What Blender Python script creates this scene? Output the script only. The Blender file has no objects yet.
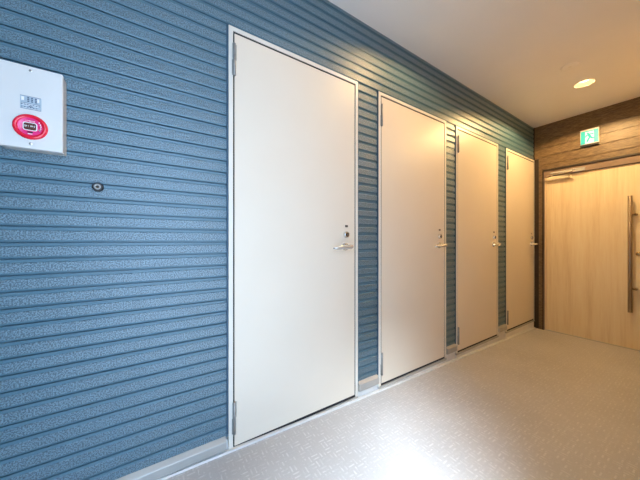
import bpy, bmesh, math, random
from mathutils import Vector, Matrix
random.seed(4)
S = bpy.context.scene
C = S.collection
PI = math.pi

# ------------------------------------------------------------------ dimensions (metres)
WY = 1.26            # front of the door frames on the left wall
SY = 1.268           # face of the siding's textured bands
XE = 4.085           # end wall
ZC = 2.447           # ceiling
DW, DH = 0.8115, 2.0316
DOORS = (0.299, 1.299, 2.269, 3.273)
LAMPS = ((1.55, 0.72), (3.31, 0.655))
PLATE = (2.885, 0.655)
FW = -0.02           # corridor face of the wall the photographer's doorway is in
def floor_z(x): return 0.008 - 0.0285 * x

# ------------------------------------------------------------------ materials
def mat(name, col, rough=0.5, metal=0.0, spec=0.5, coat=0.0, emit=None, estr=0.0):
    m = bpy.data.materials.new(name); m.use_nodes = True
    b = m.node_tree.nodes['Principled BSDF']
    b.inputs['Base Color'].default_value = (*col, 1)
    b.inputs['Roughness'].default_value = rough
    b.inputs['Metallic'].default_value = metal
    b.inputs['Specular IOR Level'].default_value = spec
    b.inputs['Coat Weight'].default_value = coat
    if emit:
        b.inputs['Emission Color'].default_value = (*emit, 1)
        b.inputs['Emission Strength'].default_value = estr
    return m
def nodes(m): return m.node_tree.nodes, m.node_tree.links, m.node_tree.nodes['Principled BSDF']
def nd(m, t, **kw):
    n = m.node_tree.nodes.new(t)
    for k, v in kw.items():
        if k.startswith('i_'): n.inputs[k[2:].replace('_', ' ')].default_value = v
        else: setattr(n, k, v)
    return n
def math_(m, op, a, b=None):
    n = m.node_tree.nodes.new('ShaderNodeMath'); n.operation = op
    for i, v in enumerate((a, b)):
        if v is None: continue
        if isinstance(v, (int, float)): n.inputs[i].default_value = v
        else: m.node_tree.links.new(v, n.inputs[i])
    return n.outputs[0]
def coords(m, scale=(1, 1, 1), loc=(0, 0, 0)):
    tc = nd(m, 'ShaderNodeTexCoord'); mp = nd(m, 'ShaderNodeMapping')
    mp.inputs['Scale'].default_value = scale; mp.inputs['Location'].default_value = loc
    m.node_tree.links.new(tc.outputs['Object'], mp.inputs['Vector'])
    return mp.outputs['Vector']
def noise(m, scale, detail=3, rough=0.5, vec=None, vscale=(1, 1, 1)):
    n = nd(m, 'ShaderNodeTexNoise'); n.inputs['Scale'].default_value = scale
    n.inputs['Detail'].default_value = detail; n.inputs['Roughness'].default_value = rough
    m.node_tree.links.new(vec or coords(m, vscale), n.inputs['Vector'])
    return n.outputs['Fac']
def ramp(m, fac, stops):
    r = nd(m, 'ShaderNodeValToRGB'); e = r.color_ramp.elements
    e[0].position, e[0].color = stops[0][0], (*stops[0][1], 1)
    e[1].position, e[1].color = stops[-1][0], (*stops[-1][1], 1)
    for p, c in stops[1:-1]:
        k = e.new(p); k.color = (*c, 1)
    m.node_tree.links.new(fac, r.inputs['Fac'])
    return r.outputs['Color']
def bump(m, h, strength, dist):
    b = nd(m, 'ShaderNodeBump'); b.inputs['Strength'].default_value = strength; b.inputs['Distance'].default_value = dist
    m.node_tree.links.new(h, b.inputs['Height'])
    m.node_tree.links.new(b.outputs['Normal'], m.node_tree.nodes['Principled BSDF'].inputs['Normal'])
def mottled(name, c0, c1, scale, rough, spec=0.5, vscale=(1, 1, 1), bs=0.0, bd=0.001, bscale=None, **kw):
    m = mat(name, c0, rough, spec=spec, **kw); n, l, b = nodes(m)
    f = noise(m, scale, vscale=vscale)
    l.new(ramp(m, f, [(0.3, c0), (0.7, c1)]), b.inputs['Base Color'])
    if bs: bump(m, noise(m, bscale or scale * 6, 2, vscale=vscale), bs, bd)
    return m

BLUE0, BLUE1 = (0.007, 0.054, 0.088), (0.120, 0.232, 0.302)  # dark pits, light grains: shading of the stucco relief painted into the colour
def siding_mats(name, c0, c1, stucco, sscale=235, vs=(1, 1, 1), sp=1.0, ct=1.0):
    a = mat(name + '_band', c0, 0.42, spec=sp, coat=ct); n, l, b = nodes(a)
    b.inputs['Coat Roughness'].default_value = 0.4
    f = noise(a, sscale, 2.5, 0.55, vscale=vs)
    f2 = noise(a, sscale * 0.4, 2, 0.5, vscale=vs)
    h = math_(a, 'ADD', math_(a, 'MULTIPLY', f, 0.6), math_(a, 'MULTIPLY', f2, 0.6))
    l.new(ramp(a, f, [(0.44, c0), (0.57, c1)]), b.inputs['Base Color'])
    bump(a, h, stucco, 0.006)
    s = mat(name + '_strip', tuple(x * .42 + y * .58 for x, y in zip(c0, c1)), 0.38, spec=0.6)
    bump(s, noise(s, 60, 2, vscale=(0.3, 0.3, 1)), 0.15, 0.002)
    return [a, s]
M = {}
M['siding'] = siding_mats('blue_siding', BLUE0, BLUE1, 0.9)
M['brown'] = siding_mats('brown_siding', (0.105, 0.064, 0.030), (0.215, 0.142, 0.072), 0.2, 22, (1, 0.8, 9), 0.5, 0.0)
M['door'] = mottled('cream_painted_steel', (0.75, 0.665, 0.55), (0.77, 0.685, 0.57), 3, 0.42, 0.4, bs=0.04, bd=0.0006, bscale=240)
M['frame'] = mottled('pale_grey_painted_frame', (0.71, 0.67, 0.59), (0.75, 0.71, 0.63), 6, 0.38)
M['gasket'] = mottled('black_rubber_gasket', (0.012, 0.012, 0.013), (0.02, 0.02, 0.02), 30, 0.8)
M['caulk'] = mottled('dark_blue_sealant', (0.03, 0.075, 0.12), (0.045, 0.095, 0.145), 20, 0.6)
M['trim_shade'] = mottled('dark_trim_painted_shade', (0.018, 0.010, 0.006), (0.03, 0.017, 0.010), 20, 0.5)  # near-black tone that carries painted shade at the corner and door frame
M['steel'] = mottled('satin_steel', (0.74, 0.72, 0.68), (0.80, 0.78, 0.74), 40, 0.25, metal=0.65)
M['hinge'] = mottled('grey_hinge_metal', (0.27, 0.265, 0.25), (0.34, 0.335, 0.32), 40, 0.35, metal=0.4)
M['chrome'] = mottled('polished_chrome', (0.72, 0.71, 0.69), (0.80, 0.79, 0.77), 40, 0.12, metal=1.0)
M['dark_metal'] = mottled('dark_keyway', (0.02, 0.02, 0.02), (0.05, 0.045, 0.04), 60, 0.35, metal=0.6)
M['brownlabel'] = mottled('brown_plastic_plate', (0.09, 0.065, 0.05), (0.13, 0.10, 0.08), 90, 0.4)
M['flash'] = mottled('grey_metal_flashing', (0.42, 0.41, 0.385), (0.48, 0.47, 0.44), 8, 0.45, metal=0.3)
M['putty'] = mottled('dusty_grey_flashing_top', (0.15, 0.14, 0.125), (0.22, 0.205, 0.185), 14, 0.7)
M['base'] = mottled('white_base_board', (0.68, 0.67, 0.65), (0.76, 0.75, 0.73), 9, 0.5, bs=0.1, bd=0.001)
M['ceiling'] = mottled('white_ceiling_paint', (0.87, 0.845, 0.82), (0.89, 0.865, 0.84), 4, 0.75, 0.3, bs=0.05, bd=0.001, bscale=300)
M['plaster'] = mottled('light_wall_paint', (0.62, 0.60, 0.57), (0.66, 0.64, 0.61), 5, 0.7, 0.3, bs=0.05)
M['woodwall'] = mottled('pale_wood_panelling', (0.54, 0.44, 0.33), (0.60, 0.49, 0.37), 6, 0.5, vscale=(0.4, 1, 5))
M['box'] = mottled('white_call_box_paint', (0.67, 0.66, 0.64), (0.70, 0.69, 0.67), 6, 0.35)
M['boxside'] = mottled('grey_call_box_back', (0.52, 0.51, 0.49), (0.58, 0.57, 0.55), 6, 0.4)
M['red'] = mottled('red_plastic_ring', (0.74, 0.008, 0.030), (0.80, 0.012, 0.045), 20, 0.22, coat=0.3)
M['pink'] = mottled('pink_translucent_plastic', (0.80, 0.025, 0.16), (0.86, 0.05, 0.24), 60, 0.2, coat=0.4)
M['white'] = mottled('white_print', (0.82, 0.80, 0.80), (0.86, 0.84, 0.84), 50, 0.4)
M['button'] = mottled('brown_push_plate', (0.085, 0.028, 0.022), (0.13, 0.045, 0.035), 70, 0.25)
M['plaque'] = mottled('silver_blue_label', (0.34, 0.42, 0.49), (0.44, 0.52, 0.58), 60, 0.35)
M['ink'] = mottled('dark_blue_ink', (0.03, 0.06, 0.11), (0.06, 0.09, 0.14), 80, 0.5)
M['black'] = mottled('black_plastic', (0.012, 0.013, 0.016), (0.022, 0.023, 0.026), 40, 0.3)
M['bronze'] = mottled('brushed_bronze_bar', (0.34, 0.27, 0.20), (0.42, 0.34, 0.26), 60, 0.27, vscale=(6, 6, 0.6), metal=0.9)
M['brass'] = mottled('satin_brass', (0.62, 0.45, 0.22), (0.70, 0.52, 0.27), 50, 0.25, metal=1.0)
M['closer'] = mottled('champagne_closer_paint', (0.74, 0.62, 0.44), (0.79, 0.67, 0.48), 30, 0.35, metal=0.1)
M['doorframe'] = mottled('brown_metal_door_frame', (0.22, 0.15, 0.11), (0.26, 0.18, 0.135), 12, 0.4, metal=0.2)
M['sign_body'] = mottled('white_sign_case', (0.78, 0.77, 0.72), (0.82, 0.81, 0.76), 20, 0.4)
M['sign_green'] = mat('lit_green_panel', (0.0, 0.16, 0.15), 0.4, emit=(0.01, 0.72, 0.54), estr=0.75)
M['sign_white'] = mat('lit_white_panel', (0.25, 0.34, 0.36), 0.4, emit=(0.60, 1.0, 0.98), estr=0.68)
M['bulb'] = mat('warm_lamp_lens', (0.9, 0.8, 0.6), 0.3, emit=(1.0, 0.72, 0.34), estr=5.0)
M['reflector'] = mottled('satin_white_reflector', (0.78, 0.74, 0.68), (0.82, 0.78, 0.72), 20, 0.3)

def wood(name, cols, vs):
    m = mat(name, cols[0], 0.38, spec=0.45); n, l, b = nodes(m)
    f = noise(m, 5.0, 5, 0.62, vscale=vs)
    g = noise(m, 40.0, 3, 0.5, vscale=vs)
    k = math_(m, 'ADD', math_(m, 'MULTIPLY', f, 0.75), math_(m, 'MULTIPLY', g, 0.25))
    l.new(ramp(m, k, [(0.34, cols[0]), (0.5, cols[1]), (0.68, cols[2])]), b.inputs['Base Color'])
    bump(m, g, 0.06, 0.001)
    return m
M['maple'] = wood('pale_vertical_grain_wood', [(0.70, 0.54, 0.33), (0.79, 0.645, 0.43), (0.84, 0.72, 0.51)], (2.2, 2.2, 0.11))
M['maple_edge'] = wood('pale_wood_edge', [(0.72, 0.57, 0.38), (0.77, 0.62, 0.43), (0.80, 0.66, 0.47)], (2, 2, 0.1))

def floor_mat():
    m = mat('embossed_vinyl_sheet', (0.5, 0.47, 0.44), 0.33, spec=0.5); n, l, b = nodes(m)
    sep = nd(m, 'ShaderNodeSeparateXYZ'); l.new(coords(m, (26, 26, 26)), sep.inputs[0])
    X, Y = sep.outputs[0], sep.outputs[1]
    fx, fy = math_(m, 'FRACT', X), math_(m, 'FRACT', Y)
    par = math_(m, 'FLOORED_MODULO', math_(m, 'ADD', math_(m, 'FLOOR', X), math_(m, 'FLOOR', Y)), 2.0)
    def mix(a, c):   # par ? c : a
        return math_(m, 'ADD', math_(m, 'MULTIPLY', a, math_(m, 'SUBTRACT', 1.0, par)), math_(m, 'MULTIPLY', c, par))
    along, across = mix(fx, fy), mix(fy, fx)
    two = math_(m, 'FRACT', math_(m, 'MULTIPLY', across, 2.0))
    d1 = math_(m, 'LESS_THAN', math_(m, 'ABSOLUTE', math_(m, 'SUBTRACT', two, 0.5)), 0.17)
    d2 = math_(m, 'LESS_THAN', math_(m, 'ABSOLUTE', math_(m, 'SUBTRACT', along, 0.5)), 0.42)
    dash = math_(m, 'MULTIPLY', d1, d2)
    spars = nd(m, 'ShaderNodeMapRange'); l.new(noise(m, 34, 1, 0.5), spars.inputs[0]); spars.inputs[1].default_value = 0.42; spars.inputs[2].default_value = 0.66
    dash = math_(m, 'MULTIPLY', dash, spars.outputs[0])
    speck = noise(m, 420, 2, 0.5); cloud = noise(m, 1.6, 3, 0.5)
    k = math_(m, 'ADD', math_(m, 'MULTIPLY', speck, 0.5), math_(m, 'MULTIPLY', cloud, 0.5))
    base = ramp(m, k, [(0.36, (0.44, 0.42, 0.405)), (0.52, (0.50, 0.48, 0.465)), (0.66, (0.56, 0.54, 0.525))])
    mx = nd(m, 'ShaderNodeMix'); mx.data_type = 'RGBA'
    l.new(math_(m, 'MULTIPLY', dash, 0.5), mx.inputs[0]); l.new(base, mx.inputs[6])
    mx.inputs[7].default_value = (0.74, 0.72, 0.70, 1)  # pale dash colour paints in the glints on the embossing
    l.new(mx.outputs[2], b.inputs['Base Color'])
    h = math_(m, 'ADD', math_(m, 'MULTIPLY', dash, 1.0), math_(m, 'MULTIPLY', speck, 0.35))
    bump(m, h, 0.8, 0.0025)
    return m
M['floor'] = floor_mat()

# ------------------------------------------------------------------ mesh helpers
class MB:
    def __init__(s): s.bm = bmesh.new()
    def _mi(s, faces, mi):
        for f in faces: f.material_index = mi
    def box(s, x0, x1, y0, y1, z0, z1, bev=0.0, seg=2, mi=0, mtx=None):
        r = bmesh.ops.create_cube(s.bm, size=1); v = r['verts']
        for p in v:
            p.co = Vector((x0 + (p.co.x + .5) * (x1 - x0), y0 + (p.co.y + .5) * (y1 - y0), z0 + (p.co.z + .5) * (z1 - z0)))
        if mtx is not None: bmesh.ops.transform(s.bm, matrix=mtx, verts=v)
        fs = list({f for p in v for f in p.link_faces}); s._mi(fs, mi)
        if bev:
            es = list({e for p in v for e in p.link_edges})
            bmesh.ops.bevel(s.bm, geom=es, offset=bev, segments=seg, affect='EDGES', profile=0.5, material=-1)
        return s
    def lathe(s, prof, origin, axis, n=32, mi=0, smooth=True, up=None):
        """prof: list of (radius, height along axis)"""
        a = Vector(axis).normalized(); t = Vector((0, 0, 1)) if abs(a.z) < .9 else Vector((1, 0, 0))
        u = a.cross(t).normalized(); w = a.cross(u); o = Vector(origin); rings = []
        for r, h in prof:
            if r < 1e-6: rings.append([s.bm.verts.new(o + a * h)]); continue
            rings.append([s.bm.verts.new(o + a * h + (u * math.cos(2 * PI * k / n) + w * math.sin(2 * PI * k / n)) * r) for k in range(n)])
        for A, B in zip(rings, rings[1:]):
            for k in range(n):
                q = [A[k % len(A)], A[(k + 1) % len(A)], B[(k + 1) % len(B)], B[k % len(B)]]
                q = list(dict.fromkeys(q))
                if len(q) > 2:
                    f = s.bm.faces.new(q); f.material_index = mi; f.smooth = smooth
        return s
    def rod(s, p0, p1, r, n=20, mi=0, cap=0.15):
        p0, p1 = Vector(p0), Vector(p1); L = (p1 - p0).length; c = r * cap
        return s.lathe([(0, 0), (r - c, 0), (r, c), (r, L - c), (r - c, L), (0, L)], p0, p1 - p0, n, mi)
    def tube(s, pts, radii, n=14):
        """swept elliptical tube along pts; radii = list of (r_side, r_up)"""
        pts = [Vector(p) for p in pts]; rings = []
        for i, p in enumerate(pts):
            d = (pts[min(i + 1, len(pts) - 1)] - pts[max(i - 1, 0)]).normalized()
            up = Vector((0, 0, 1)); sd = d.cross(up).normalized(); u2 = sd.cross(d)
            a, b = radii[i]
            rings.append([s.bm.verts.new(p + sd * math.cos(2 * PI * k / n) * a + u2 * math.sin(2 * PI * k / n) * b) for k in range(n)])
        for A, B in zip(rings, rings[1:]):
            for k in range(n):
                f = s.bm.faces.new([A[k], A[(k + 1) % n], B[(k + 1) % n], B[k]]); f.smooth = True
        s.bm.faces.new(rings[0][::-1]); s.bm.faces.new(rings[-1])
        return s
    def prism(s, pts2, to3, h, mi=0):
        """extrude a 2-D outline; to3(u, v, depth) -> point"""
        a = [s.bm.verts.new(to3(u, v, 0)) for u, v in pts2]; b = [s.bm.verts.new(to3(u, v, h)) for u, v in pts2]
        n = len(pts2)
        fs = [s.bm.faces.new(a[::-1]), s.bm.faces.new(b)]
        for k in range(n): fs.append(s.bm.faces.new([a[k], a[(k + 1) % n], b[(k + 1) % n], b[k]]))
        s._mi(fs, mi); return s
    def build(s, name, m, parent=None, loc=None):
        """the mesh is built in world space; loc = where its origin sits"""
        bmesh.ops.recalc_face_normals(s.bm, faces=s.bm.faces[:])
        me = bpy.data.meshes.new(name)
        base = Vector(loc) if loc is not None else (parent_world(parent) if parent else Vector((0, 0, 0)))
        bmesh.ops.translate(s.bm, vec=-base, verts=s.bm.verts[:])
        s.bm.to_mesh(me); s.bm.free()
        for k in (m if isinstance(m, list) else [m]): me.materials.append(k)
        o = bpy.data.objects.new(name, me); C.objects.link(o)
        if parent:
            o.parent = parent; o.location = base - parent_world(parent)
        else: o.location = base
        return o
def parent_world(p):
    v = Vector((0, 0, 0))
    while p is not None: v += p.location; p = p.parent
    return v
def tag(o, label=None, cat=None, group=None, kind=None):
    if label: o['label'] = label
    if cat: o['category'] = cat
    if group: o['group'] = group
    if kind: o['kind'] = kind
    return o
def empty(name, loc):
    o = bpy.data.objects.new(name, None); C.objects.link(o); o.location = loc; o.empty_display_size = .1
    return o
def structure(o, label, cat): return tag(o, label, cat, kind='structure')

# ------------------------------------------------------------------ siding
PITCH = 0.0549
def profile(z0, z1, coarse=False):
    """(z, recess, material of the face above) up a siding wall; bands separated by a groove and a smooth strip"""
    out = []
    PT = .106 if coarse else PITCH
    k0 = int((z0 - 1.0) / PT) - 2; z = 1.0 - 0.0025 + k0 * PT
    while z < z1 + PT:
        # z = bottom lip of a textured band
        if coarse:
            out += [(z, .006, 0), (z + .0006, .0010, 0), (z + .003, 0.0, 0), (z + .101, 0.0, 0), (z + .1015, .001, 0), (z + .102, .006, 0)]
        else:
            out += [(z, .013, 1), (z + .0005, .0016, 1), (z + .0045, 0.0004, 1), (z + .0065, 0.0, 0), (z + .0375, 0.0, 0), (z + .0395, .0024, 1), (z + .0420, .0032, 1),
                    (z + .0485, .0022, 1), (z + .0506, .0026, 1), (z + .0511, .013, 1)]
        z += PT
    cl = []
    for (a, b) in zip(out, out[1:]):
        if b[0] <= z0 or a[0] >= z1: continue
        def at(zz): 
            t = (zz - a[0]) / max(1e-9, b[0] - a[0]); return (zz, a[1] + (b[1] - a[1]) * t)
        p = at(max(a[0], z0)); q = at(min(b[0], z1)); cl.append((p, q, a[2]))
    return cl
def siding_piece(mb, h0, h1, z0, z1, to3, coarse=False):
    for p, q, mi in profile(z0, z1, coarse):
        vs = [mb.bm.verts.new(to3(h, zz, d)) for h, (zz, d) in ((h0, p), (h1, p), (h1, q), (h0, q))]
        f = mb.bm.faces.new(vs); f.material_index = mi

XL = -1.9
SB = 0.081           # bottom edge of the siding
mb = MB(); t3 = lambda h, z, d: Vector((h, SY + d, z))
edges = [XL]
for x in DOORS: edges += [x, x + DW]
edges.append(XE + .01)
for i in range(0, len(edges) - 1):
    a, b = edges[i], edges[i + 1]
    if i % 2 == 0: siding_piece(mb, a, b, SB if i else .066, ZC, t3)
    else: siding_piece(mb, a, b, DH, ZC, t3)
bmesh.ops.remove_doubles(mb.bm, verts=mb.bm.verts[:], dist=1e-5)
mb.box(XL, XE + .2, SY + .10, SY + .16, -.4, ZC + .1)
structure(mb.build('wall_left', M['siding']), 'blue textured horizontal lap siding wall with four cream doors', 'wall')

# end wall with the opening of the wooden door
OY0, OY1, OZ = 0.350, 1.170, 1.880
mb = MB(); t3 = lambda h, z, d: Vector((XE + d, h, z))
siding_piece(mb, OY1, SY + .012, -.12, ZC, t3, True); siding_piece(mb, OY0, OY1, OZ, ZC, t3, True); siding_piece(mb, FW - .2, OY0, -.12, ZC, t3, True)
bmesh.ops.remove_doubles(mb.bm, verts=mb.bm.verts[:], dist=1e-5)
mb.box(XE + .011, XE + .13, OY1 + .002, SY + .1, -.4, ZC + .1, mi=1); mb.box(XE + .011, XE + .13, FW - .2, OY0 - .002, -.4, ZC + .1, mi=1)
mb.box(XE + .011, XE + .13, OY0 - .002, OY1 + .002, OZ + .002, ZC + .1, mi=1); mb.box(XE + .15, XE + .17, FW - .2, SY + .1, -.4, ZC + .1, mi=1)
structure(mb.build('wall_end', M['brown']), 'brown wood grain siding wall around the wooden door', 'wall')
# corner post, widened and painted near-black to stand in for the shadowed recess
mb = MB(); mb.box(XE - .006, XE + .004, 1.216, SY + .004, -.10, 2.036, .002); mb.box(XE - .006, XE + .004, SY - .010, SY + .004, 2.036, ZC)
structure(mb.build('trim_1', M['trim_shade']), 'near-black corner strip with painted-in shade where blue and brown walls meet', 'trim')

# wall the photographer's doorway is in, beside and above the opening
mb = MB(); OX0, OX1, OH = -0.45, 0.60, 2.05
mb.box(OX1, XE + .15, FW - .12, FW, -.4, ZC); mb.box(XL - .1, OX0, FW - .12, FW, -.4, ZC); mb.box(OX0, OX1, FW - .12, FW, OH, ZC)
structure(mb.build('wall_right', M['woodwall']), 'pale panelled wall with an open doorway behind the viewer', 'wall')
mb = MB(); mb.box(OX0 - .12, OX0, -.52, FW - .118, -.4, ZC); structure(mb.build('wall_sky_block_left', M['plaster']), 'light painted unseen wing wall added beside the doorway to block sky light', 'wall')  # added wing wall out of view, its length set to shape the daylight patch
mb = MB(); mb.box(OX1, OX1 + .12, -.52, FW - .118, -.4, ZC); structure(mb.build('wall_sky_block_right', M['plaster']), 'light painted unseen opposite wing wall added to block sky light', 'wall')  # second added wing wall, also unseen, narrows the visible sky
mb = MB(); mb.box(OX0 - .12, OX1 + .12, -.52, FW - .12, 2.08, ZC + .1); structure(mb.build('ceiling_sky_block', M['ceiling']), 'low unseen ceiling added outside the doorway to cut the daylight', 'ceiling')  # added out of view, kept low so the upper siding stays darker
mb = MB(); mb.box(XL - .1, XL, FW - .12, SY + .16, -.4, ZC)
structure(mb.build('wall_back', M['plaster']), 'light painted wall closing the near end of the corridor', 'wall')

# floor: falls gently towards the end wall
mb = MB()
xs = (XL - .1, XE + .25); ys = (-3.0, SY + .14)
tv = [mb.bm.verts.new((x, y, floor_z(x))) for x, y in ((xs[0], ys[0]), (xs[1], ys[0]), (xs[1], ys[1]), (xs[0], ys[1]))]
bv = [mb.bm.verts.new(v.co - Vector((0, 0, .1))) for v in tv]
mb.bm.faces.new(tv); mb.bm.faces.new(bv[::-1])
for k in range(4): mb.bm.faces.new([tv[k], tv[(k + 1) % 4], bv[(k + 1) % 4], bv[k]])
structure(mb.build('floor', M['floor']), 'beige vinyl floor embossed with short woven dashes', 'floor')

# ceiling with two round cut-outs for the lamps
mb = MB(); bm = mb.bm
def ring(cx, cy, r, z, n=40): return [bm.verts.new((cx + r * math.cos(2 * PI * k / n), cy + r * math.sin(2 * PI * k / n), z)) for k in range(n)]
HR = 0.066
outer = [bm.verts.new(p) for p in ((XL - .1, FW - .12, ZC), (XE + .2, FW - .12, ZC), (XE + .2, SY + .16, ZC), (XL - .1, SY + .16, ZC))]
es = [bm.edges.new((outer[k], outer[(k + 1) % 4])) for k in range(4)]
for lx, ly in LAMPS:
    R = ring(lx, ly, HR, ZC); es += [bm.edges.new((R[k], R[(k + 1) % 40])) for k in range(40)]
    R2 = ring(lx, ly, HR, ZC + .012)
    for k in range(40): bm.faces.new([R[k], R[(k + 1) % 40], R2[(k + 1) % 40], R2[k]])
bmesh.ops.triangle_fill(bm, use_beauty=True, use_dissolve=False, edges=es, normal=(0, 0, -1))
mb.box(XL - .1, XE + .2, FW - .12, SY + .16, ZC + .10, ZC + .2)
structure(mb.build('ceiling', M['ceiling']), 'smooth off-white ceiling with round recessed lamps', 'ceiling')

# ------------------------------------------------------------------ base board and drip flashing along the left wall
mb = MB()
def sloped(x0, x1, y0, y1, top, bot):    # prism whose top/bottom may follow the floor
    v = [mb.bm.verts.new((x, y, f(x))) for f in (bot, top) for x, y in ((x0, y0), (x1, y0), (x1, y1), (x0, y1))]
    for q in ((3, 2, 1, 0), (4, 5, 6, 7), (0, 1, 5, 4), (1, 2, 6, 5), (2, 3, 7, 6), (3, 0, 4, 7)): mb.bm.faces.new([v[k] for k in q])
bot = lambda x: floor_z(x) - .05
for i in range(0, len(edges) - 1):
    a, b = edges[i], min(edges[i + 1], XE - .012)
    if i % 2 == 0: 
        if b - a > .02: sloped(a + .001, b - .001, 1.272, 1.33, lambda x: .05, bot)
    else: sloped(a, b, 1.262, 1.33, lambda x: -.0215, bot)
sloped(XL, XE - .012, 1.247, 1.262, lambda x: floor_z(x) + .010, bot)
structure(mb.build('baseboard_left', M['base']), 'white base strip along the floor under the blue siding', 'baseboard')
n = 2
FLP = [(1.2705, .086), (1.266, .0855), (1.249, .072), (1.247, .069), (1.247, .030), (1.249, .027), (1.264, .027), (1.268, .080)]
for (a, b, lab) in ((XL, DOORS[0] - .012, 'grey metal drip flashing under the siding left of the nearest door'),
               (DOORS[0] + DW + .004, DOORS[1] - .012, 'short grey drip flashing between first and second door'),
               (DOORS[1] + DW + .004, DOORS[2] - .012, 'short grey drip flashing between second and third door'),
               (DOORS[2] + DW + .004, DOORS[3] - .012, 'short grey drip flashing between third and farthest cream door')):
    dz = -.012 if n == 2 else 0
    mb = MB(); mb.prism([(u, v + dz * (1 if v > .06 else .6)) for u, v in FLP], lambda u, v, d, a=a: Vector((a + d, u, v)), b - a)
    for f_ in mb.bm.faces:
        f_.normal_update()
        if len(f_.verts) == 4 and all(v.co.y > 1.2465 for v in f_.verts) and min(v.co.z for v in f_.verts) > .035 and max(v.co.z for v in f_.verts) - min(v.co.z for v in f_.verts) > .02: f_.material_index = 1
    structure(mb.build(f'trim_{n}', [M['flash'], M['putty']]), lab, 'trim'); n += 1

# ------------------------------------------------------------------ cream doors
ORD = ('nearest', 'second', 'third', 'farthest')
def cream_door(i, x0):
    x1 = x0 + DW; root = empty(f'door_{i + 1}', (x0 + DW / 2, WY, 0))
    lab = ('nearest and largest plain cream steel door beside the red call box',
           'second cream steel door from the left, in blue siding',
           'third cream steel door from the left, in brown-lit siding',
           'farthest cream steel door next to the corner and wooden door')[i]
    structure(root, lab, 'door')
    zb = -.004; w = .021
    f = MB(); f.box(x0, x0 + w, WY, WY + .09, zb, DH, .0015); f.box(x1 - w, x1, WY, WY + .09, zb, DH, .0015); f.box(x0 + w - .002, x1 - w + .002, WY, WY + .09, DH - w, DH, .0015)
    f.box(x0 + w - .002, x0 + w + .012, WY + .045, WY + .09, zb, DH - .02); f.box(x1 - w - .012, x1 - w + .002, WY + .045, WY + .09, zb, DH - .02); f.box(x0 + w, x1 - w, WY + .045, WY + .09, DH - w - .012, DH - w + .002)
    f.build('frame', M['frame'], root)
    g = MB()
    for a, b in ((x0 - .009, x0 - .0005), (x1 + .0005, x1 + .006)): g.box(a, min(b, XE - .007), WY + .003, SY + .02, SB if i < 9 else 0, DH + .005)
    g.box(x0 - .009, min(x1 + .006, XE - .007), WY + .005, SY + .02, DH + .0005, DH + .006)
    g.build('sealant', M['caulk'], root)
    s = MB(); s.box(x0 + w, x0 + w + .0065, WY + .0035, WY + .044, .004, DH - w); s.box(x1 - w - .0055, x1 - w, WY + .0035, WY + .044, .004, DH - w)
    s.box(x0 + w + .006, x1 - w - .006, WY + .0035, WY + .044, DH - w - .0085, DH - w); s.box(x0 + w, x1 - w, WY + .004, WY + .044, -.003, .0105)
    s.build('gasket', M['gasket'], root)
    sill = MB(); sill.box(x0, x1, WY - .004, WY + .07, -.021, -.0045, .0015); sill.build('threshold', M['flash'], root)
    lf = MB(); lf.box(x0 + w + .007, x1 - w - .006, WY + .002, WY + .032, .012, DH - w - .009, .0012)
    lf.build('door_leaf', M['door'], root)
    for zc in (1.872, 0.150):
        h = MB(); hx, hy = x0 + w + .004, WY - .005
        h.lathe([(0, -.078), (.004, -.078), (.0080, -.075), (.0080, -.002)], (hx, hy, zc), (0, 0, 1), 18)
        h.lathe([(.0080, .002), (.0080, .075), (.004, .078), (0, .078)], (hx, hy, zc), (0, 0, 1), 18)
        h.lathe([(.0062, -.002), (.0062, .002)], (hx, hy, zc), (0, 0, 1), 18)
        h.box(hx + .002, hx + .012, WY - .0005, WY + .003, zc + .002, zc + .075); h.box(hx - .010, hx - .002, WY - .0015, WY + .003, zc - .075, zc - .002)
        h.build('hinge', M['hinge'], root)
    # small plate, cylinder, lever
    p = MB(); px = x0 + .717; p.box(px - .010, px + .010, WY - .0015, WY + .003, 1.087, 1.101, .001); p.build('indicator_plate', M['brownlabel'], root)
    cx, cz = x0 + .712, 1.040
    cy = MB(); cy.lathe([(.0, .014), (.0165, .014), (.0195, .011), (.0205, 0), (.0205, -.003)], (cx, WY, cz), (0, -1, 0), 32)
    k = cy.build('lock_cylinder', M['chrome'], root)
    kk = MB(); kk.lathe([(0, .0165), (.0105, .0165), (.0118, .0135)], (cx, WY, cz), (0, -1, 0), 24); kk.build('key_plug', M['dark_metal'], k)
    kw = MB(); kw.box(cx - .0013, cx + .0013, WY - .0172, WY - .016, cz - .0075, cz + .0075); kw.build('keyway', M['steel'], k)
    hx, hz = x0 + .706, 0.966
    r = MB(); r.lathe([(.0, .009), (.016, .009), (.0235, .006), (.0245, 0), (.0245, -.003)], (hx, WY, hz), (0, -1, 0), 32)
    rose = r.build('handle_rose', M['steel'], root)
    l = MB(); l.rod((hx, WY - .006, hz), (hx, WY - .052, hz), .0095, 20)
    pts = [(hx + .016, WY - .052, hz + .001), (hx + .012, WY - .053, hz + .001), (hx, WY - .054, hz), (hx - .03, WY - .055, hz - .002), (hx - .07, WY - .054, hz - .004), (hx - .105, WY - .050, hz - .007), (hx - .122, WY - .044, hz - .009)]
    l.tube(pts, [(.007, .007), (.011, .011), (.0120, .0140), (.0115, .0135), (.010, .012), (.009, .010), (.005, .006)])
    l.build('lever', M['steel'], root)
for i, x in enumerate(DOORS): cream_door(i, x)

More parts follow.
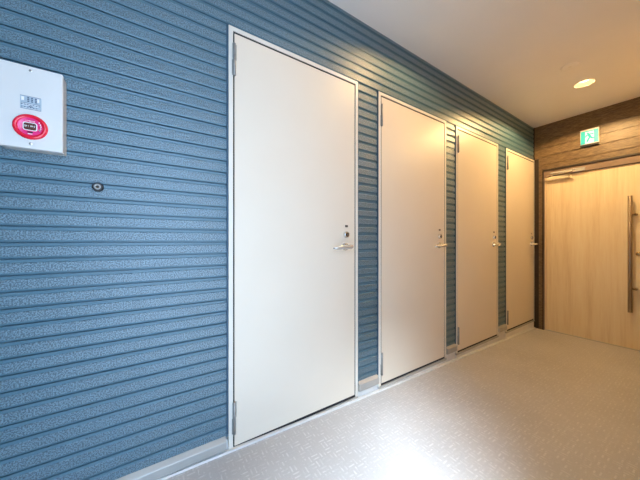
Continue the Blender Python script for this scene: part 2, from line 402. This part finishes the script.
# ------------------------------------------------------------------ wooden door in the end wall
root = empty('door_5', (XE, (OY0 + OY1) / 2, floor_z(XE)))
structure(root, 'pale vertical grain wooden door with long dark bar handle', 'door')
fz = floor_z(XE); LX = XE + .028; LT = 1.792
f = MB(); f.box(XE + .004, XE + .10, OY0, OY1, LT + .003, OZ, .002); f.box(XE + .004, XE + .10, OY1 - .006, OY1, fz - .02, OZ, .001); f.box(XE + .004, XE + .10, OY0, OY0 + .006, fz - .02, OZ, .001)
f.build('frame', M['doorframe'], root)
f = MB(); f.box(XE - .010, XE + .012, OY0 - .008, OY1 + .008, OZ - .012, OZ + .008, .002); f.box(XE - .010, XE + .012, OY1 - .001, OY1 + .008, fz - .02, OZ, .001); f.box(XE - .010, XE + .012, OY0 - .008, OY0 + .001, fz - .02, OZ, .001)  # near-black strips stand in for the shade at the frame's outer lip
f.build('frame_lip_shade', M['trim_shade'], root)
j = MB(); j.box(XE + .018, XE + .09, OY1 - .019, OY1 - .0065, fz - .02, LT + .002, .001); j.build('jamb_lining', M['maple_edge'], root)
l = MB(); l.box(LX, LX + .04, OY0 + .008, OY1 - .021, fz + .006, LT, .0015); leaf = l.build('door_leaf', M['maple'], root)
t = MB(); t.box(LX - .012, LX + .05, OY0 + .006, OY1 - .0065, fz - .02, fz + .005, .002); t.build('threshold', M['flash'], root)
HY = .472
h = MB(); h.rod((LX - .060, HY, .276), (LX - .060, HY, 1.461), .0165, 24, cap=.1); bar = h.build('pull_handle', M['bronze'], root)
for z in (1.27, .515):
    s = MB(); s.rod((LX - .060, HY, z), (LX - .040, HY - .036, z), .0100, 18); s.rod((LX - .046, HY - .036, z), (LX + .001, HY - .036, z), .0115, 18); s.build('standoff', M['bronze'], bar)
k = MB(); k.lathe([(0, .012), (.014, .012), (.020, .008), (.022, 0), (.022, -.002)], (LX, .424, .872), (-1, 0, 0), 28); k.build('lock_cylinder', M['brass'], root)
# closer: body on the leaf, folding arm to the head of the frame
c = MB(); c.box(LX - .048, LX + .001, .925, 1.140, 1.742, 1.786, .006, 3); body = c.build('door_closer', M['closer'], root)
a = MB(); a.rod((LX - .026, 1.085, 1.783), (LX - .026, 1.085, 1.800), .011); a.rod((LX - .026, 1.085, 1.742), (LX - .026, 1.085, 1.7465), .010)
def bar_(mb, p, q, w, hgt):
    p, q = Vector(p), Vector(q); d = q - p; an = math.atan2(d.y, d.x)
    mb.box(0, d.length, -w / 2, w / 2, 0, hgt, .0015, mtx=Matrix.Translation(p) @ Matrix.Rotation(an, 4, 'Z'))
bar_(a, (LX - .026, 1.095, 1.801), (LX - .105, .875, 1.801), .018, .006)
a.rod((LX - .103, .88, 1.799), (LX - .103, .88, 1.818), .010)
bar_(a, (LX - .105, .87, 1.809), (LX - .034, 1.02, 1.809), .015, .006)
a.box(XE - .022, XE + .006, .80, .90, 1.800, 1.836, .002); bar_(a, (XE - .016, 1.10, 1.820), (XE - .016, .89, 1.820), .012, .014)
a.build('closer_arm', M['steel'], body)

# ------------------------------------------------------------------ text helper
def text_mesh(mb, body, size, to3, mi=0):
    cu = bpy.data.curves.new('t', 'FONT'); cu.body = body; cu.size = size; cu.align_x = 'CENTER'; cu.align_y = 'CENTER'
    o = bpy.data.objects.new('t', cu); C.objects.link(o)
    dg = bpy.context.evaluated_depsgraph_get(); me = bpy.data.meshes.new_from_object(o.evaluated_get(dg))
    vs = [mb.bm.verts.new(to3(v.co.x, v.co.y)) for v in me.vertices]
    for p in me.polygons:
        try: mb.bm.faces.new([vs[k] for k in p.vertices]).material_index = mi
        except ValueError: pass
    bpy.data.objects.remove(o); bpy.data.curves.remove(cu); bpy.data.meshes.remove(me)

# ------------------------------------------------------------------ fire alarm call box
BX0, BX1, BZ0, BZ1 = -.412, -.262, 1.302, 1.570
BF = 1.216
root = empty('call_box', (-.337, SY, 1.302))
tag(root, 'white wall-mounted alarm box with round red push button, on blue siding', 'alarm box')
b = MB(); b.box(BX0 + .003, BX1 - .001, BF + .016, SY + .003, BZ0 + .002, BZ1 - .002, .002); b.build('back_case', M['boxside'], root)
b = MB(); b.box(BX0, BX1, BF, BF + .0165, BZ0, BZ1, .0025, 3); cov = b.build('cover', M['box'], root)
for z in (1.556, 1.318):
    s = MB(); s.lathe([(0, .0012), (.003, .0018), (.0042, .0008), (.0045, -.001)], (-.337, BF, z), (0, -1, 0), 20); sc = s.build('screw', M['steel'], root)
    s = MB(); s.box(-.3400, -.3340, BF - .0021, BF - .0014, z - .0005, z + .0005); s.build('slot', M['dark_metal'], sc)
# printed plate
PX0, PX1, PZ0, PZ1 = -.3605, -.3125, 1.429, 1.4715
p = MB(); p.box(PX0, PX1, BF - .0012, BF + .001, PZ0, PZ1, .0006); plate = p.build('label_plate', M['plaque'], root)
q = MB(); yy = BF - .0016
def dot(x, z, w, h): q.box(x - w / 2, x + w / 2, yy, yy + .0006, z - h / 2, z + h / 2)
for r in range(3):
    for c_ in range(3): dot(-.3420 + c_ * .0085, 1.4655 - r * .0056, .0042, .0036)
dot(-.3365, 1.4475, .044, .0009); dot(-.3365, 1.4705, .046, .0009); dot(-.3365, 1.4300, .046, .0009)
for r, n_ in ((1.4430, 7), (1.4345, 6)):
    for c_ in range(n_): dot(-.3565 + c_ * .0066, r, .0036, .0022)
dot(-.3365, 1.4388, .010, .004)
q.build('print', M['ink'], plate)
q = MB(); yy = BF - .0017
for z in (1.4455, 1.4402, 1.4320): dot(-.3365, z, .040, .0011)
dot(-.3545, 1.461, .006, .012); dot(-.3195, 1.461, .0045, .012)
q.build('print', M['white'], plate)
# button
BCX, BCZ = -.337, 1.372
r = MB(); r.lathe([(.0285, .0052), (.031, .0075), (.0355, .0080), (.0388, .0062), (.0405, .002), (.0405, -.001)], (BCX, BF, BCZ), (0, -1, 0), 56); ringo = r.build('button_ring', M['red'], root)
r = MB(); r.lathe([(0, .0046), (.0262, .0046), (.0285, .0054), (.0300, .0050)], (BCX, BF, BCZ), (0, -1, 0), 48); disc = r.build('button_disc', M['pink'], root)
def rrect(w, h, r, n=6):
    o = []
    for cx, cy, a0 in ((w / 2 - r, h / 2 - r, 0), (-w / 2 + r, h / 2 - r, 90), (-w / 2 + r, -h / 2 + r, 180), (w / 2 - r, -h / 2 + r, 270)):
        for k in range(n + 1):
            a = math.radians(a0 + 90 * k / n); o.append((cx + r * math.cos(a), cy + r * math.sin(a)))
    return o
on = lambda d: (lambda u, v, h, d=d: Vector((BCX + u, BF - d - h, BCZ + v)))
p = MB(); p.prism(rrect(.0325, .0265, .006), on(.0045), .0012); p.build('push_plate_border', M['white'], disc)
p = MB(); p.prism(rrect(.0280, .0220, .0045), on(.0045), .0018); push = p.build('push_plate', M['button'], disc)
t = MB(); text_mesh(t, '強く押す', .0066, lambda u, v: Vector((BCX + u, BF - .0065, BCZ + v + .0002))); t.build('lettering', M['white'], push)
t = MB(); text_mesh(t, '火災報知機', .0046, lambda u, v: Vector((BCX + u, BF - .0056, BCZ + v + .0172))); t.build('lettering', M['white'], disc)
p = MB(); p.prism(rrect(.0125, .0042, .001), lambda u, v, h: Vector((BCX + u, BF - .0046 - h, BCZ + v - .0180)), .0008); p.build('slot', M['dark_metal'], disc)
p = MB()
p.prism([(.0022 * math.cos(2 * PI * k / 16) + .0215, .0022 * math.sin(2 * PI * k / 16) - .0075) for k in range(16)], on(.0046), .0008)
for k in range(5):
    a = math.radians(-28 + k * 15); p.prism([(.0245 * math.cos(a) + u, .0245 * math.sin(a) + v + .003) for u, v in ((-.0012, -.0020), (.0012, -.0020), (.0012, .0020), (-.0012, .0020))], on(.0048), .0006)
p.prism([(u, v - .0235) for u, v in rrect(.0105, .0022, .0006)], on(.0046), .0006)
p.build('print', M['white'], disc)

# ------------------------------------------------------------------ round black stopper below the box
PXc, PZc = -.176, 1.2025
root = empty('wall_plug', (PXc, SY, PZc))
tag(root, 'small round black plug with silver face, on blue siding right of the alarm box', 'wall plug')
b = MB(); b.lathe([(.0105, .019), (.0135, .0195), (.0158, .017), (.0165, .012), (.0170, -.006)], (PXc, SY, PZc), (0, -1, 0), 32); b.build('rim', M['black'], root)
b = MB(); b.lathe([(.0045, .0175), (.0055, .0190), (.0100, .0195), (.0112, .0175)], (PXc, SY, PZc), (0, -1, 0), 32); b.build('face', M['hinge'], root)
b = MB(); b.lathe([(0, .0150), (.0030, .0150), (.0048, .0178)], (PXc, SY, PZc), (0, -1, 0), 24); b.build('socket', M['black'], root)

# ------------------------------------------------------------------ exit sign on the end wall
SGY0, SGY1, SGZ0, SGZ1 = .690, .836, 2.072, 2.246
XF = XE - .026; yc, zc = (SGY0 + SGY1) / 2, (SGZ0 + SGZ1) / 2
root = empty('exit_sign', (XE, yc, SGZ0)); tag(root, 'lit green and white running man exit sign above the wooden door', 'exit sign')
b = MB(); b.box(XF, XE + .001, SGY0, SGY1, SGZ0 + .010, SGZ1, .002); b.build('case', M['sign_body'], root)
b = MB(); b.box(XF - .001, XE + .001, SGY0, SGY1, SGZ0 - .012, SGZ0 + .0095, .002); b.build('underside_shade', M['black'], root)  # black strip stands in for the shadowed underside of the sign
gz0, gz1 = SGZ0 + .016, SGZ1 - .016; sg = lambda d: (lambda u, v, h, d=d: Vector((XF - d - h, yc - u, (gz0 + gz1) / 2 + v)))
W, H = SGY1 - SGY0 - .010, gz1 - gz0
b = MB(); b.prism([(-W / 2, -H / 2), (W / 2, -H / 2), (W / 2, H / 2), (-W / 2, H / 2)], sg(-.0005), .0015); pan = b.build('green_panel', M['sign_green'], root)
b = MB(); b.prism([(-.033, -H / 2 + .001), (.036, -H / 2 + .001), (.036, H / 2 - .012), (-.033, H / 2 - .012)], sg(.001), .0008); b.build('white_panel', M['sign_white'], pan)
m_ = MB()
def limb(pts, r, m_=m_):
    for (x0, z0), (x1, z1) in zip(pts, pts[1:]):
        a = math.atan2(z1 - z0, x1 - x0)
        o = [(x1 + r * math.cos(a + t), z1 + r * math.sin(a + t)) for t in [(-90 + 180 * k / 6) * PI / 180 for k in range(7)]]
        o += [(x0 + r * math.cos(a + PI + t), z0 + r * math.sin(a + PI + t)) for t in [(-90 + 180 * k / 6) * PI / 180 for k in range(7)]]
        m_.prism(o, sg(.0019), .0006)
m_.prism([(-.012 + .0085 * math.cos(2 * PI * k / 20), .043 + .0085 * math.sin(2 * PI * k / 20)) for k in range(20)], sg(.0019), .0006)
limb([(-.004, .028), (.006, .000)], .0105)
limb([(-.006, .029), (-.023, .018), (-.028, .006)], .0052); limb([(.000, .029), (.020, .031), (.029, .022)], .0052)
limb([(.004, -.002), (-.006, -.022), (-.016, -.047)], .0068); limb([(.008, -.001), (.022, -.020), (.040, -.024)], .0068)
m_.build('running_figure', M['sign_green'], pan)

# ------------------------------------------------------------------ ceiling lamps and cover plate
for i, (lx, ly) in enumerate(LAMPS):
    root = empty('downlight', (lx, ly, ZC))
    tag(root, ('warm recessed ceiling downlight above the first two cream doors', 'glowing recessed ceiling downlight near the end wall and exit sign')[i], 'ceiling lamp', 'warm downlights along the corridor ceiling')
    b = MB(); b.lathe([(HR - .001, .004), (HR - .0005, -.0035), (HR + .005, -.0045), (HR + .009, -.002), (HR + .0095, .0005)], (lx, ly, ZC), (0, 0, 1), 40); b.build('trim_ring', M['reflector'], root)
    b = MB(); b.lathe([(HR - .0015, .002), (HR - .004, .014), (.050, .040), (.046, .046)], (lx, ly, ZC), (0, 0, 1), 40); b.build('reflector', M['reflector'], root)
    b = MB(); b.lathe([(0, .020), (.020, .0215), (.036, .0265), (.046, .038), (.047, .046), (0, .047)], (lx, ly, ZC), (0, 0, 1), 36); b.build('lens', M['bulb'], root)
    L = bpy.data.lights.new('lamp_light', 'SPOT'); L.energy = (22, 67)[i]; L.color = (1.0, 0.645, 0.27); L.spot_size = math.radians(157); L.spot_blend = 0.2; L.shadow_soft_size = 0.012
    o = bpy.data.objects.new('lamp_light', L); C.objects.link(o); o.parent = root; o.location = (0, 0, .004)
px, py = PLATE
root = empty('ceiling_cover_plate', (px, py, ZC)); tag(root, 'flat round off-white cover plate on the ceiling beside the far downlight', 'ceiling plate')
b = MB(); b.lathe([(0, -.0075), (.040, -.0075), (.052, -.0065), (.0575, -.003), (.0585, .0005)], (px, py, ZC), (0, 0, 1), 44); b.build('plate', M['ceiling'], root)
b = MB(); b.lathe([(0, -.0095), (.008, -.0095), (.0105, -.0085), (.011, -.007)], (px, py, ZC), (0, 0, 1), 24); b.build('centre_boss', M['reflector'], root)

# ------------------------------------------------------------------ daylight through the doorway behind the viewer
W_ = bpy.data.worlds.new('World'); S.world = W_; W_.use_nodes = True
bg = W_.node_tree.nodes['Background']; bg.inputs['Color'].default_value = (0.52, 0.79, 1.16, 1); bg.inputs['Strength'].default_value = 5.7
sun = bpy.data.lights.new('daylight', 'SUN'); sun.energy = 25.0; sun.color = (0.73, 0.87, 1.02); sun.angle = math.radians(30)
so = bpy.data.objects.new('daylight', sun); C.objects.link(so); so.location = (-3, -3, 4)
so.rotation_euler = Vector((0.57, 0.54, -0.90)).to_track_quat('-Z', 'Y').to_euler()

# ------------------------------------------------------------------ camera
cam = bpy.data.cameras.new('camera'); cam.sensor_width = 36; cam.lens = 256.47 / 640 * 36; cam.shift_y = 1.13 / 640; cam.clip_start = 0.01
co = bpy.data.objects.new('camera', cam); C.objects.link(co); co.location = (0, 0, 1.0)
co.rotation_euler = (PI / 2, 0, math.radians(57.049 - 90)); S.camera = co

vs = S.view_settings; vs.view_transform = 'Standard'; vs.look = 'None'; vs.exposure = 0.09; vs.gamma = 1.0; vs.use_curve_mapping = False
